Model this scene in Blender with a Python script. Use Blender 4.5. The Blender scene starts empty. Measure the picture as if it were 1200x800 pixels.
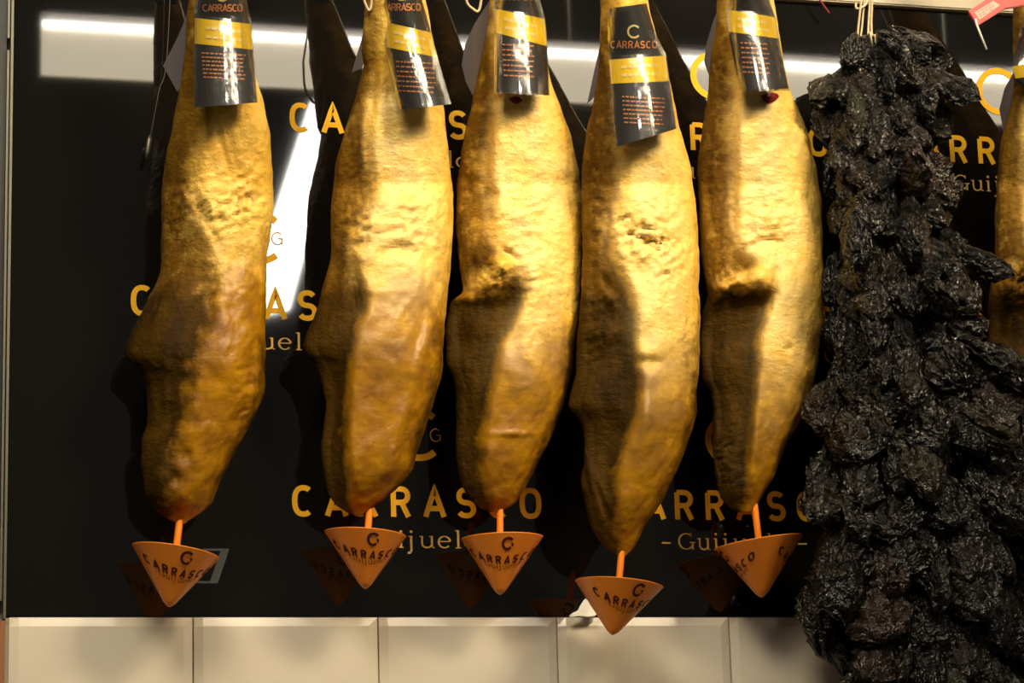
import bpy, bmesh, math, random
import numpy as np
from mathutils import Vector, noise

random.seed(7)
S = bpy.context.scene
COL = S.collection

# ------------------------------------------------------------------ camera
FPX = 3044.0
TH = math.atan(662 / FPX)
PH = math.atan(FPX / (math.cos(TH) * 11850))
RHO = 0.0286
CAM = np.array([0, -3.4, 1.6])
Fv = np.array([math.sin(PH) * math.cos(TH), math.cos(PH) * math.cos(TH), math.sin(TH)])
R0 = np.array([math.cos(PH), -math.sin(PH), 0.0])
U0 = np.cross(R0, Fv)
Rv = math.cos(RHO) * R0 - math.sin(RHO) * U0
Uv = math.sin(RHO) * R0 + math.cos(RHO) * U0


def at(x, y, d=0.0):
    """photo pixel -> world point on the vertical plane d metres in front of the board"""
    r = Fv * FPX + Rv * (x - 600) + Uv * (400 - y)
    t = (-d - CAM[1]) / r[1]
    return CAM + t * r


def atv(x, y, d):
    x = np.asarray(x, float); y = np.asarray(y, float); d = np.asarray(d, float)
    r = Fv[None] * FPX + Rv[None] * (x - 600)[:, None] + Uv[None] * (400 - y)[:, None]
    t = (-d - CAM[1]) / r[:, 1]
    return CAM[None] + t[:, None] * r


MPP = 3.36 / FPX          # metres per pixel near the hams

cam = bpy.data.objects.new('camera', bpy.data.cameras.new('camera'))
COL.objects.link(cam)
cam.data.sensor_width = 36
cam.data.lens = 36 * FPX / 1200
M = cam.matrix_world.copy()
for i in range(3):
    M[i][0] = Rv[i]; M[i][1] = Uv[i]; M[i][2] = -Fv[i]; M[i][3] = CAM[i]
cam.matrix_world = M
S.camera = cam
S.view_settings.view_transform = 'Standard'
S.view_settings.look = 'None'
S.view_settings.gamma = 1
S.view_settings.use_curve_mapping = False
S.view_settings.exposure = 0.0

# ------------------------------------------------------------------ helpers


def link(o, parent=None):
    COL.objects.link(o)
    if parent: o.parent = parent
    return o


def obj(name, verts, faces, mat, parent=None, smooth=False):
    me = bpy.data.meshes.new(name)
    me.from_pydata([tuple(v) for v in verts], [], faces)
    me.update()
    bm = bmesh.new(); bm.from_mesh(me)
    bmesh.ops.recalc_face_normals(bm, faces=bm.faces)
    bm.to_mesh(me); bm.free()
    if smooth:
        me.polygons.foreach_set('use_smooth', [True] * len(me.polygons))
    me.materials.append(mat)
    return link(bpy.data.objects.new(name, me), parent)


def bmobj(name, bm, mat, parent=None, smooth=False):
    bmesh.ops.recalc_face_normals(bm, faces=bm.faces)
    me = bpy.data.meshes.new(name)
    bm.to_mesh(me); bm.free()
    if smooth:
        me.polygons.foreach_set('use_smooth', [True] * len(me.polygons))
    me.materials.append(mat)
    return link(bpy.data.objects.new(name, me), parent)


def tag(o, label, cat, group=None):
    o['label'] = label; o['category'] = cat
    if group: o['group'] = group
    return o


def struct(o):
    o['kind'] = 'structure'
    return o


def empty(name, loc):
    o = bpy.data.objects.new(name, None)
    o.location = Vector(tuple(loc)); o.empty_display_size = .02
    COL.objects.link(o)
    return o


def adopt(o, parent):
    """parent keeping world placement (parents carry translation only)"""
    o.parent = parent
    o.location = o.location - parent.location
    return o


def box(bm, lo, hi, bevel=0):
    r = bmesh.ops.create_cube(bm, size=1)
    for v in r['verts']:
        for i in range(3):
            v.co[i] = lo[i] + (v.co[i] + .5) * (hi[i] - lo[i])
    if bevel:
        es = list({e for v in r['verts'] for e in v.link_edges})
        bmesh.ops.bevel(bm, geom=es, offset=bevel, segments=2, affect='EDGES')


def tube(pts, r, seg=8, caps=True):
    pts = [np.array(p, float) for p in pts]
    n = len(pts); V = []; Fc = []
    rr = r if hasattr(r, '__len__') else [r] * n
    prev = None
    for i, p in enumerate(pts):
        t = pts[min(i + 1, n - 1)] - pts[max(i - 1, 0)]
        t = t / (np.linalg.norm(t) + 1e-12)
        if prev is None:
            a = np.array([0, 0, 1.0]) if abs(t[2]) < .8 else np.array([1.0, 0, 0])
            u = np.cross(t, a)
        else:
            u = prev - t * prev.dot(t)
        u /= np.linalg.norm(u); prev = u
        w = np.cross(t, u)
        for k in range(seg):
            a = 2 * math.pi * k / seg
            V.append(p + rr[i] * (math.cos(a) * u + math.sin(a) * w))
    for i in range(n - 1):
        for k in range(seg):
            k2 = (k + 1) % seg
            Fc.append((i * seg + k, i * seg + k2, (i + 1) * seg + k2, (i + 1) * seg + k))
    if caps:
        Fc.append(tuple(range(seg))[::-1]); Fc.append(tuple(range((n - 1) * seg, n * seg)))
    return V, Fc


def merge(parts):
    V = []; Fc = []
    for v, f in parts:
        o = len(V); V += list(v); Fc += [tuple(i + o for i in q) for q in f]
    return V, Fc


def spline(pts, n):
    """catmull-rom through points"""
    P = [np.array(p, float) for p in pts]
    P = [2 * P[0] - P[1]] + P + [2 * P[-1] - P[-2]]
    out = []
    for i in range(1, len(P) - 2):
        for k in range(n):
            t = k / n
            a, b, c, d = P[i - 1:i + 3]
            out.append(.5 * (2 * b + (c - a) * t + (2 * a - 5 * b + 4 * c - d) * t * t + (3 * b - a - 3 * c + d) * t ** 3))
    out.append(P[-2])
    return out

# ------------------------------------------------------------------ materials


def mat(name, col, rough=.5, metal=0, spec=.5, **kw):
    m = bpy.data.materials.new(name); m.use_nodes = True
    b = m.node_tree.nodes['Principled BSDF']
    b.inputs['Base Color'].default_value = (*col, 1)
    b.inputs['Roughness'].default_value = rough
    b.inputs['Metallic'].default_value = metal
    b.inputs['Specular IOR Level'].default_value = spec
    for k, v in kw.items():
        b.inputs[k.replace('_', ' ')].default_value = v
    return m


def nodes(m):
    nt = m.node_tree
    return nt, nt.nodes['Principled BSDF'], lambda t: nt.nodes.new(t), nt.links.new


def noise_tint(m, scale, amt, col, detail=6, bump=0, bscale=None, stretch=None):
    nt, b, N, L = nodes(m)
    tc = N('ShaderNodeTexCoord'); nz = N('ShaderNodeTexNoise')
    nz.inputs['Scale'].default_value = scale; nz.inputs['Detail'].default_value = detail
    src = tc.outputs['Object']
    if stretch:
        mp = N('ShaderNodeMapping'); mp.inputs['Scale'].default_value = stretch
        L(src, mp.inputs[0]); src = mp.outputs[0]
    L(src, nz.inputs['Vector'])
    mx = N('ShaderNodeMix'); mx.data_type = 'RGBA'
    rp = N('ShaderNodeMapRange'); rp.inputs[1].default_value = .35; rp.inputs[2].default_value = .7
    rp.inputs[4].default_value = amt
    L(nz.outputs[0], rp.inputs[0]); L(rp.outputs[0], mx.inputs[0])
    mx.inputs[6].default_value = b.inputs['Base Color'].default_value
    mx.inputs[7].default_value = (*col, 1)
    L(mx.outputs[2], b.inputs['Base Color'])
    if bump:
        n2 = N('ShaderNodeTexNoise'); n2.inputs['Scale'].default_value = bscale or scale
        L(src, n2.inputs['Vector'])
        bp = N('ShaderNodeBump'); bp.inputs['Strength'].default_value = bump; bp.inputs['Distance'].default_value = .002
        L(n2.outputs[0], bp.inputs['Height']); L(bp.outputs[0], b.inputs['Normal'])
    return m


def emis(name, col, s):
    m = bpy.data.materials.new(name); m.use_nodes = True
    b = m.node_tree.nodes['Principled BSDF']
    b.inputs['Base Color'].default_value = (*col, 1)
    b.inputs['Emission Color'].default_value = (*col, 1)
    b.inputs['Emission Strength'].default_value = s
    return m


M_board = mat('black_gloss_acrylic', (.005, .0045, .004), .03, 0, .5, IOR=1.72)
M_gold = mat('gold_paint', (.86, .46, .02), .6, 0, .15)
M_goldpale = mat('pale_gold_paint', (.72, .45, .12), .6, 0, .15)
M_greymark = mat('grey_mark', (.045, .05, .055), .5)
M_tile = noise_tint(mat('cream_glazed_tile', (.74, .67, .55), .14, 0, .5), 9, .35, (.66, .57, .48), 3)
M_grout = mat('grout', (.42, .36, .26), .8)
M_cream = noise_tint(mat('cream_wall_paint', (.62, .55, .42), .6), 5, .3, (.55, .48, .36))
M_alu = mat('dull_aluminium', (.18, .17, .13), .42, .7)
M_dark = noise_tint(mat('dark_side_panel', (.012, .011, .009), .4), 6, .5, (.02, .018, .014))
M_floor = noise_tint(mat('stall_floor', (.16, .14, .12), .6), 3, .6, (.10, .09, .08))
M_steel = mat('rail_steel', (.5, .5, .5), .3, 1)
M_cord = noise_tint(mat('cream_cotton_cord', (.62, .52, .34), .8), 200, .5, (.45, .36, .2))
M_orange = mat('orange_plastic', (.90, .265, .02), .38, 0, .4)
M_ink = mat('dark_brown_ink', (.07, .012, .008), .6, 0, .2)
M_card = mat('black_card', (.022, .020, .018), .5, 0, .4)
M_yellow = mat('yellow_card_band', (.98, .66, .008), .45, 0, .3)
M_yprint = mat('pale_yellow_print', (.95, .80, .30), .5)
M_oprint = mat('orange_print', (.75, .28, .08), .5)
M_flap = mat('grey_film_flap', (.16, .14, .15), .3, 0, .5)
M_red = mat('red_plastic', (.50, .012, .012), .45)
M_paper = mat('white_paper', (.75, .68, .60), .7)
M_pink = mat('pale_pink_paper', (.66, .38, .32), .6)
M_white = mat('white_plastic', (.8, .78, .7), .4)
M_hoof = mat('dark_hoof', (.02, .015, .01), .4)
M_pulp = mat('dark_red_lean', (.16, .012, .008), .3)


def film_mat():
    m = bpy.data.materials.new('clear_plastic_film'); m.use_nodes = True
    nt = m.node_tree
    for n in list(nt.nodes): nt.nodes.remove(n)
    N = nt.nodes.new; L = nt.links.new
    out = N('ShaderNodeOutputMaterial'); mx = N('ShaderNodeMixShader')
    tr = N('ShaderNodeBsdfTransparent'); gl = N('ShaderNodeBsdfGlossy')
    gl.inputs['Roughness'].default_value = .13
    fr = N('ShaderNodeLayerWeight'); fr.inputs['Blend'].default_value = .3
    rp = N('ShaderNodeMapRange'); rp.inputs[3].default_value = .13; rp.inputs[4].default_value = .6
    L(fr.outputs['Fresnel'], rp.inputs[0]); L(rp.outputs[0], mx.inputs[0])
    tc = N('ShaderNodeTexCoord'); nz = N('ShaderNodeTexNoise'); nz.inputs['Scale'].default_value = 22
    bp = N('ShaderNodeBump'); bp.inputs['Strength'].default_value = .25; bp.inputs['Distance'].default_value = .01
    L(tc.outputs['Object'], nz.inputs['Vector']); L(nz.outputs[0], bp.inputs['Height']); L(bp.outputs[0], gl.inputs['Normal'])
    L(tr.outputs[0], mx.inputs[1]); L(gl.outputs[0], mx.inputs[2]); L(mx.outputs[0], out.inputs[0])
    return m


M_film = film_mat()


def ham_mat():
    m = mat('cured_ham', (.7, .5, .2), .42, 0, .45)
    nt, b, N, L = nodes(m)
    tc = N('ShaderNodeTexCoord')
    at_ = N('ShaderNodeAttribute'); at_.attribute_name = 'zone'
    sp = N('ShaderNodeSeparateColor'); L(at_.outputs['Color'], sp.inputs[0])

    def nz(scale, detail=5, rough=.6, stretch=None):
        n = N('ShaderNodeTexNoise'); n.inputs['Scale'].default_value = scale
        n.inputs['Detail'].default_value = detail; n.inputs['Roughness'].default_value = rough
        if stretch:
            mp = N('ShaderNodeMapping'); mp.inputs['Scale'].default_value = stretch
            L(tc.outputs['Object'], mp.inputs[0]); L(mp.outputs[0], n.inputs['Vector'])
        else:
            L(tc.outputs['Object'], n.inputs['Vector'])
        return n.outputs[0]

    def rng(v, a, b_, c=0., d=1.):
        r = N('ShaderNodeMapRange'); L(v, r.inputs[0])
        for i, q in enumerate((a, b_, c, d)): r.inputs[i + 1].default_value = q
        return r.outputs[0]

    def mixc(f, a, b_):
        x = N('ShaderNodeMix'); x.data_type = 'RGBA'
        if hasattr(f, 'links'): L(f, x.inputs[0])
        else: x.inputs[0].default_value = f
        for s, v in ((6, a), (7, b_)):
            if isinstance(v, tuple): x.inputs[s].default_value = (*v, 1)
            else: L(v, x.inputs[s])
        return x.outputs[2]

    def math_(op, a, b_):
        x = N('ShaderNodeMath'); x.operation = op; x.use_clamp = True
        for s, v in ((0, a), (1, b_)):
            if hasattr(v, 'links'): L(v, x.inputs[s])
            else: x.inputs[s].default_value = v
        return x.outputs[0]
    fine = nz(160, 4); mid = nz(28, 6); big = nz(9, 4); streak = nz(30, 5, .6, (1, 1, .25)); blot = nz(75, 4, .6, (.6, 1, 1.4))
    fat = mixc(rng(big, .35, .65), (.80, .54, .12), (.70, .39, .035))
    fat = mixc(rng(mid, .5, .75, 0, .6), fat, (.46, .21, .010))
    fat = mixc(rng(blot, .54, .68, 0, .5), fat, (.52, .27, .02))
    rind_shade = mixc(rng(streak, .35, .65), (.20, .098, .008), (.075, .034, .003))  # brown skin, deepened to hold the shade of the left flank
    rind_shade = mixc(rng(mid, .55, .72, 0, .7), rind_shade, (.27, .145, .016))
    rind_shade = mixc(rng(fine, .58, .72, 0, .55), rind_shade, (.06, .035, .01))
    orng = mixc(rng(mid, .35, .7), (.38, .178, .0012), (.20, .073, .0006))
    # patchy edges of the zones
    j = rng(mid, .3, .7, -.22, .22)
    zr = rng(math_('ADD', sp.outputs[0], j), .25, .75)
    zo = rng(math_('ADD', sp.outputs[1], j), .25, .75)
    lowrind_shade = mixc(rng(streak, .35, .65), (.060, .029, .0015), (.020, .009, .0004))  # skin tone darkened again, painting shade into the lower recess
    lowrind_shade = mixc(rng(mid, .56, .74, 0, .7), lowrind_shade, (.085, .043, .004))
    c = mixc(zo, fat, orng); c = mixc(zr, c, mixc(zo, rind_shade, lowrind_shade))
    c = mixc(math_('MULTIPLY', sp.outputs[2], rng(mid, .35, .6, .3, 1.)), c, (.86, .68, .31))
    # specks of dried mould and pepper-dark dots
    c = mixc(rng(fine, .66, .76, 0, .5), c, (.16, .08, .012))
    L(c, b.inputs['Base Color'])
    bp = N('ShaderNodeBump'); bp.inputs['Strength'].default_value = .85; bp.inputs['Distance'].default_value = .008
    hgt = math_('ADD', math_('ADD', math_('MULTIPLY', mid, .45), math_('MULTIPLY', blot, .35)), math_('MULTIPLY', fine, .2))
    L(rng(math_('MULTIPLY', zo, math_('SUBTRACT', 1.0, zr)), 0, 1, .008, .0028), bp.inputs['Distance'])
    L(hgt, bp.inputs['Height']); L(bp.outputs[0], b.inputs['Normal'])
    L(math_('ADD', rng(mid, .3, .7, .30, .50), math_('MULTIPLY', zr, .16)), b.inputs['Roughness'])
    L(rng(zr, 0, 1, .38, .06), b.inputs['Specular IOR Level'])
    return m


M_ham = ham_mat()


def pepper_mat():
    m = mat('black_dried_pepper', (.012, .009, .008), .2, 0, .6)
    nt, b, N, L = nodes(m)
    oi = N('ShaderNodeObjectInfo'); cr = N('ShaderNodeValToRGB')
    e = cr.color_ramp.elements
    e[0].position = 0; e[0].color = (.003, .0026, .0022, 1)
    e[1].position = .55; e[1].color = (.005, .004, .0032, 1)
    for p, c in ((.85, (.018, .013, .009)), (.95, (.018, .017, .008)), (1, (.020, .008, .006))):
        x = e.new(p); x.color = (*c, 1)
    L(oi.outputs['Random'], cr.inputs[0])
    tc = N('ShaderNodeTexCoord'); nz = N('ShaderNodeTexNoise'); nz.inputs['Scale'].default_value = 7
    nz.inputs['Detail'].default_value = 4
    L(tc.outputs['Object'], nz.inputs['Vector'])
    rp = N('ShaderNodeMapRange'); rp.inputs[1].default_value = .55; rp.inputs[2].default_value = .75; rp.inputs[4].default_value = .6
    L(nz.outputs[0], rp.inputs[0])
    mx = N('ShaderNodeMix'); mx.data_type = 'RGBA'; mx.inputs[7].default_value = (.009, .0065, .0045, 1)
    L(cr.outputs[0], mx.inputs[6]); L(rp.outputs[0], mx.inputs[0]); L(mx.outputs[2], b.inputs['Base Color'])
    bp = N('ShaderNodeBump'); bp.inputs['Strength'].default_value = .6; bp.inputs['Distance'].default_value = .06
    L(nz.outputs[0], bp.inputs['Height']); L(bp.outputs[0], b.inputs['Normal'])
    return m


M_pep = pepper_mat()

# ------------------------------------------------------------------ lettering made of pen strokes
def arc(cx, cy, rx, ry, a0, a1, n=20, p=2.0):
    out = []
    for i in range(n + 1):
        a = math.radians(a0 + (a1 - a0) * i / n)
        c, s = math.cos(a), math.sin(a)
        out.append((cx + rx * math.copysign(abs(c) ** (2 / p), c), cy + ry * math.copysign(abs(s) ** (2 / p), s)))
    return out


# letters in a box of height 1 (centre lines), width about .62
def L_C(): return [arc(.33, .5, .33, .5, 52, 308, 24, 2.4)], .66
def L_A(): return [[(-.02, -.06), (.34, 1.0), (.70, -.06)], [(.12, .26), (.56, .26)]], .68
def L_R(): return [[(0, -.07), (0, 1)], [(0, 1), (.3, 1)] + arc(.3, .74, .26, .26, 90, -90, 10) + [(0, .48)], [(.32, .48), (.58, -.07)]], .58
def L_S(): return [arc(.31, .75, .27, .25, 30, 265, 16, 2.2) + arc(.31, .25, .29, .25, 88, -152, 16, 2.2)], .6
def L_O(): return [arc(.33, .5, .33, .5, 0, 360, 32, 2.5)], .66
GL = {'C': L_C, 'A': L_A, 'R': L_R, 'S': L_S, 'O': L_O}


SK = [0]


def stroke(V, Fc, pts, w, place):
    """ribbon along a 2D polyline"""
    P = [np.array(p, float) for p in pts]
    P = [p for i, p in enumerate(P) if i == 0 or np.linalg.norm(p - P[i - 1]) > 1e-7]; n = len(P)
    SK[0] += 1          # neighbouring strokes never share a plane
    closed = np.linalg.norm(P[0] - P[-1]) < 1e-6
    o = len(V)
    for i in range(n):
        if closed:
            a = P[i] - P[i - 1 if i > 0 else n - 2]; b = P[i + 1 if i < n - 1 else 1] - P[i]
        else:
            a = P[i] - P[i - 1] if i > 0 else P[1] - P[0]
            b = P[i + 1] - P[i] if i < n - 1 else P[-1] - P[-2]
        a = a / (np.linalg.norm(a) + 1e-9); b = b / (np.linalg.norm(b) + 1e-9)
        na = np.array([-a[1], a[0]]); nb = np.array([-b[1], b[0]])
        m = na + nb; m /= (np.linalg.norm(m) + 1e-9)
        k = min(1 / max(m.dot(na), .3), 2.2)
        ww = (w[i] if hasattr(w, '__len__') else w) / 2
        V.append(place(*(P[i] + m * k * ww))); V.append(place(*(P[i] - m * k * ww)))
    for i in range(n - 1):
        Fc.append((o + 2 * i, o + 2 * i + 1, o + 2 * i + 3, o + 2 * i + 2))


def word(V, Fc, text, x0, y0, h, adv, w, place):
    for k, ch in enumerate(text):
        st, wd = GL[ch]()
        for s in st:
            # subdivide long strokes so they can wrap on curved things
            q = []
            for a, b in zip(s[:-1], s[1:]):
                m = max(1, int(math.hypot(b[0] - a[0], b[1] - a[1]) / .15))
                q += [(a[0] + (b[0] - a[0]) * i / m, a[1] + (b[1] - a[1]) * i / m) for i in range(m)]
            q.append(s[-1])
            stroke(V, Fc, [(x0 + k * adv + p[0] * h, y0 + p[1] * h) for p in q], w, place)


def guijuelo(V, Fc, cx, by, k, place, dashes=True):
    """serif word drawn around cx on base line by; k scales (1 = board size in metres)"""
    xh = .0165; cap = .0235; t = .0030; s = .0014
    def ST(pts, w): stroke(V, Fc, [(cx + x * k, by + y * k) for x, y in pts], [q * k for q in w] if hasattr(w, '__len__') else w * k, place)
    def serif(x, y, l=.0062): ST([(x - l / 2, y), (x + l / 2, y)], s)
    def bowl(x0, x1, y0, y1, a0=0, a1=360):
        p = arc((x0 + x1) / 2, (y0 + y1) / 2, (x1 - x0) / 2, (y1 - y0) / 2, a0, a1, 24)
        w = [s + (t - s) * abs(math.cos(math.radians(a0 + (a1 - a0) * i / 24))) ** 1.2 for i in range(25)]
        ST(p, w)
    # G
    bowl(-.0815, -.0605, .0012, cap - .0008, 42, 330)
    ST([(-.0618, .0005), (-.0618, .0105)], t); serif(-.0618, .0105, .008); ST([(-.0640, cap - .0055), (-.0640, cap)], s)
    def u(x0, x1):
        ST([(x0, xh), (x0, .006)] + arc((x0 + x1) / 2, .006, (x1 - x0) / 2, .0052, 180, 340, 10), t * .8)
        ST([(x1, xh), (x1, 0)], t); serif(x0 - .001, xh - .0007, .005); serif(x1 - .001, xh - .0007, .005); serif(x1 + .001, .0007, .005)
    u(-.0515, -.0395)
    ST([(-.0275, xh), (-.0275, 0)], t); serif(-.0275, .0007); serif(-.0285, xh - .0007, .005)
    ST([(-.0292, .0223), (-.0258, .0223)], .0034)
    ST([(-.0135, xh), (-.0135, -.003), (-.0150, -.0062), (-.0185, -.0068)], t); serif(-.0145, xh - .0007, .005)
    ST([(-.0152, .0223), (-.0118, .0223)], .0034)
    u(.0015, .0150)
    bowl(.0245, .0405, .0008, xh - .0004, 8, 318); ST([(.025, .0092), (.0402, .0092)], s)
    ST([(.0515, .0245), (.0515, 0)], t); serif(.0515, .0007, .0075); serif(.0503, .0240, .005)
    bowl(.0605, .0790, .0008, xh - .0004)
    if dashes:
        ST([(-.1065, .0095), (-.0935, .0095)], .0022); ST([(.0935, .0095), (.1065, .0095)], .0022)


# ------------------------------------------------------------------ setting
BX0, BX1, BZ0, BZ1 = .2095, 2.25, 1.9837, 2.8868
# wall behind everything (behind the board and above it)
bm = bmesh.new(); box(bm, (-1.2, .02, 0), (3.2, .12, 5.4)); struct(bmobj('wall_back', bm, M_cream))
bm = bmesh.new(); box(bm, (-1.2, -5.5, -.1), (3.2, .12, 0)); struct(bmobj('floor', bm, M_floor))
bm = bmesh.new(); box(bm, (-1.2, -5.5, 5.4), (3.2, .12, 5.5)); struct(bmobj('ceiling', bm, mat('hall_ceiling', (.10, .09, .08), .8)))
# tiled dado under the board
TP = .2468; TX0 = .4505
V = []; Fc = []
def tile_face(x0, x1, z0, z1):
    g = .0011; b = .013; yb = .004; yf = -.006
    o = len(V)
    xs = [x0 + g, x0 + b, x1 - b, x1 - g]; zs = [z0 + g, z0 + b, z1 - b, z1 - g]
    for iz, z in enumerate(zs):
        for ix, x in enumerate(xs):
            y = yf if (0 < ix < 3 and 0 < iz < 3) else yf + .0035
            V.append((x, y, z))
    for iz in range(3):
        for ix in range(3):
            a = o + iz * 4 + ix
            Fc.append((a, a + 1, a + 5, a + 4))
    # rim going back into the grout
    ring = [0, 1, 2, 3, 7, 11, 15, 14, 13, 12, 8, 4]
    q = len(V)
    for r in ring: V.append((V[o + r][0], .02, V[o + r][2]))
    for i in range(12):
        j = (i + 1) % 12
        Fc.append((o + ring[i], o + ring[j], q + j, q + i))
for iz in range(4):
    z1 = BZ0 - .0006 - iz * .1235
    for ix in range(-1, 9):
        x0 = TX0 + TP * (ix - 1)
        if x0 < BX0 - .05 or x0 > 2.3: continue
        tile_face(max(x0, BX0 + .003), x0 + TP, z1 - .1235, z1)
tiles = obj('wall_tiles', V, Fc, M_tile); struct(tiles)
bm = bmesh.new(); box(bm, (BX0 - .001, .002, 1.40), (2.4, .0199, BZ0 - .002)); struct(bmobj('trim_1', bm, M_grout))
# shop board
board = empty('sign_board', (BX0, 0, BZ0))
tag(board, 'black glossy wall board with repeated gold lettering behind the hanging hams', 'sign')
bm = bmesh.new(); box(bm, (BX0, 0, BZ0), (BX1, .0195, BZ1), .0012)
adopt(bmobj('panel', bm, M_board), board)
V0 = lambda x, z: (x, -.0006 - .0002 * (SK[0] % 3), z)
PX = .447
rows = [(2.1382, .5833), (2.4068, .3679), (2.6733, .5852)]
for rz, c0 in rows:
    for k in range(-1, 4):
        x0 = c0 + k * PX
        if x0 < BX0 + .05 or x0 + .35 > BX1: continue
        xc = x0 + .1755
        V = []; Fc = []
        word(V, Fc, 'CARRASCO', x0 + .0037, rz - .0178, .0356, .0449, .0073, V0)
        o = adopt(obj('brand_lettering', V, Fc, M_gold), board)
        V = []; Fc = []; guijuelo(V, Fc, xc, rz - .0625, 1, V0)
        adopt(obj('town_lettering', V, Fc, M_goldpale), board)
        V = []; Fc = []
        stroke(V, Fc, arc(xc, rz + .0928, .0320, .0320, 48, 312, 40), .0092, V0)
        adopt(obj('ring_emblem', V, Fc, M_gold), board)
        V = []; Fc = []
        gx = xc + .0235; gz = rz + .0925
        stroke(V, Fc, arc(gx, gz, .0075, .0085, 45, 325, 16), .0018, V0)
        stroke(V, Fc, [(gx + .0062, gz - .0075), (gx + .0062, gz), (gx + .001, gz)], .0018, V0)
        adopt(obj('small_letter', V, Fc, M_goldpale), board)
# grey corner mark low on the board
V = []; Fc = []
pp = [at(x, y)[[0, 2]] for x, y in ((237, 644), (268, 644), (255, 682), (224, 682))]
stroke(V, Fc, [pp[0], pp[1]], .0030, V0); stroke(V, Fc, [(pp[1] + np.array([-.005, 0])), pp[2] + np.array([-.005, 0])], .0105, V0)
stroke(V, Fc, [pp[2], pp[3]], .0030, V0)
adopt(obj('corner_mark', V, Fc, M_greymark), board)
# left edge trim and the dark cabinet side
bm = bmesh.new(); box(bm, (BX0 - .004, -.006, BZ0 - .004), (BX0 - .0005, .0195, 3.1), .0005); struct(bmobj('trim_2', bm, M_alu))
bm = bmesh.new(); box(bm, (BX0 - .0085, -.002, BZ0 + .02), (BX0 - .0055, .0195, 2.748)); box(bm, (BX0 - .0085, -.002, 2.765), (BX0 - .0055, .0195, 3.1)); struct(bmobj('trim_3', bm, M_alu))
bm = bmesh.new(); box(bm, (-.6, .004, 0), (BX0 - .009, .0199, 3.1)); struct(bmobj('wall_left', bm, M_dark))
bm = bmesh.new(); box(bm, (BX0 - .0075, -.004, 1.2), (BX0 - .0015, .0195, BZ0 - .006)); struct(bmobj('trim_4', bm, mat('brown_edge', (.30, .12, .05), .5)))
# cream ledge above the board
bm = bmesh.new(); box(bm, (-.2, -.012, BZ1 + .001), (2.6, .0199, 3.2), .002); struct(bmobj('trim_5', bm, M_cream))

# ------------------------------------------------------------------ lamps
# light fitting over the counter front: white fascia with a tube along its top (mirrored in the board)
SL = 1.6
mir = lambda x, y: (lambda p: np.array([p[0], -SL, p[2]]))(at(x, y, -SL))
tl = mir(48, 27); tr_ = mir(1240, 89)
zt = tl[2]; x0 = tl[0]; x1 = tr_[0]
zb = mir(48, 88)[2]
lum = empty('light_fitting', ((x0 + x1) / 2, -SL, zt))
tag(lum, 'long white light fitting over the counter, mirrored along the top of the board', 'lamp')
bm = bmesh.new(); box(bm, (x0, -SL - .05, zb), (x1, -SL - .012, zt + .03), .002)
adopt(bmobj('housing', bm, M_white), lum)
E_tube = emis('lamp_tube', (1, .93, .86), 40); E_diff = emis('lamp_diffuser', (1, .87, .64), 6.5)
bm = bmesh.new(); box(bm, (x0 + .002, -SL - .0125, zb + .004), (x1 - .002, -SL - .004, zt - .012), .001)
adopt(bmobj('diffuser', bm, E_diff), lum)
v, f = tube([(x0 + .003, -SL, zt), (x1 - .003, -SL, zt)], .0058, 12)
adopt(obj('light_tube', v, f, E_tube, smooth=True), lum)
for sx in (x0 + .25, (x0 + x1) / 2, x1 - .25):
    v, f = tube([(sx, -SL - .03, zt + .02), (sx, -SL - .03, 3.6)], .004)
    adopt(obj('hanger_rod', v, f, M_steel), lum)
# slanted light panel hanging across the aisle, mirrored as the white streak
S2 = 3.9
def slab(name, poly, s, th, m, parent):
    P = [at(x, y, -s) for x, y in poly]
    n = len(P); V = [(p[0], -s, p[2]) for p in P] + [(p[0], -s - th, p[2]) for p in P]
    Fc = [tuple(range(n)), tuple(range(2 * n - 1, n - 1, -1))] + [(i, (i + 1) % n, n + (i + 1) % n, n + i) for i in range(n)]
    return adopt(obj(name, V, Fc, m), parent)
E_pan = emis('lit_panel', (1, .97, .88), 30)
p0 = at(350, 240, -S2)
pan = empty('hanging_light_panel', (p0[0], -S2, p0[2]))
tag(pan, 'slanted bright white light panel across the aisle, mirrored between the two leftmost hams', 'lamp')
slab('lit_face', [(365, 118), (379, 122), (374, 178), (364, 238), (369, 242), (366, 264), (340, 361), (300, 370), (309, 290)], S2, .03, E_pan, pan)
slab('side_rail', [(352, 128), (361, 122), (306, 290), (298, 290)], S2 - .005, .02, mat('panel_edge', (.22, .16, .14), .5), pan)
v, f = tube([at(372, 120, -S2) * np.array([1, 0, 1]) + np.array([0, -S2 - .015, 0]), (p0[0], -S2 - .015, 5.2)], .006)
adopt(obj('hanger_rod', v, f, M_steel), pan)
# thin ragged white piece on the edge of the tiles
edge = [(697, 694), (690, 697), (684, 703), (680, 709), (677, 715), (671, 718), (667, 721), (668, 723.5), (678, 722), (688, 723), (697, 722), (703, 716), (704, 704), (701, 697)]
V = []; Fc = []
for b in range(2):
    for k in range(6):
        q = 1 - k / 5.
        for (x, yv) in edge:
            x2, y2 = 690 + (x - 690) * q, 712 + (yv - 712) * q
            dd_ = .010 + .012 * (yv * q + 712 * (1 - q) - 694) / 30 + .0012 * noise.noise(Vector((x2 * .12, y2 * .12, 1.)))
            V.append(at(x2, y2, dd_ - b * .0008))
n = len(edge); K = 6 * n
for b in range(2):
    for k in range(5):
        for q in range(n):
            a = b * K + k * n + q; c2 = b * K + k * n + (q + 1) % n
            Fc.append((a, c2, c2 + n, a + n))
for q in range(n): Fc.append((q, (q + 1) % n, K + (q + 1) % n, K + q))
o = obj('white_piece', V, Fc, mat('bright_white_piece', (.93, .90, .82), .6), smooth=True)
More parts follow.
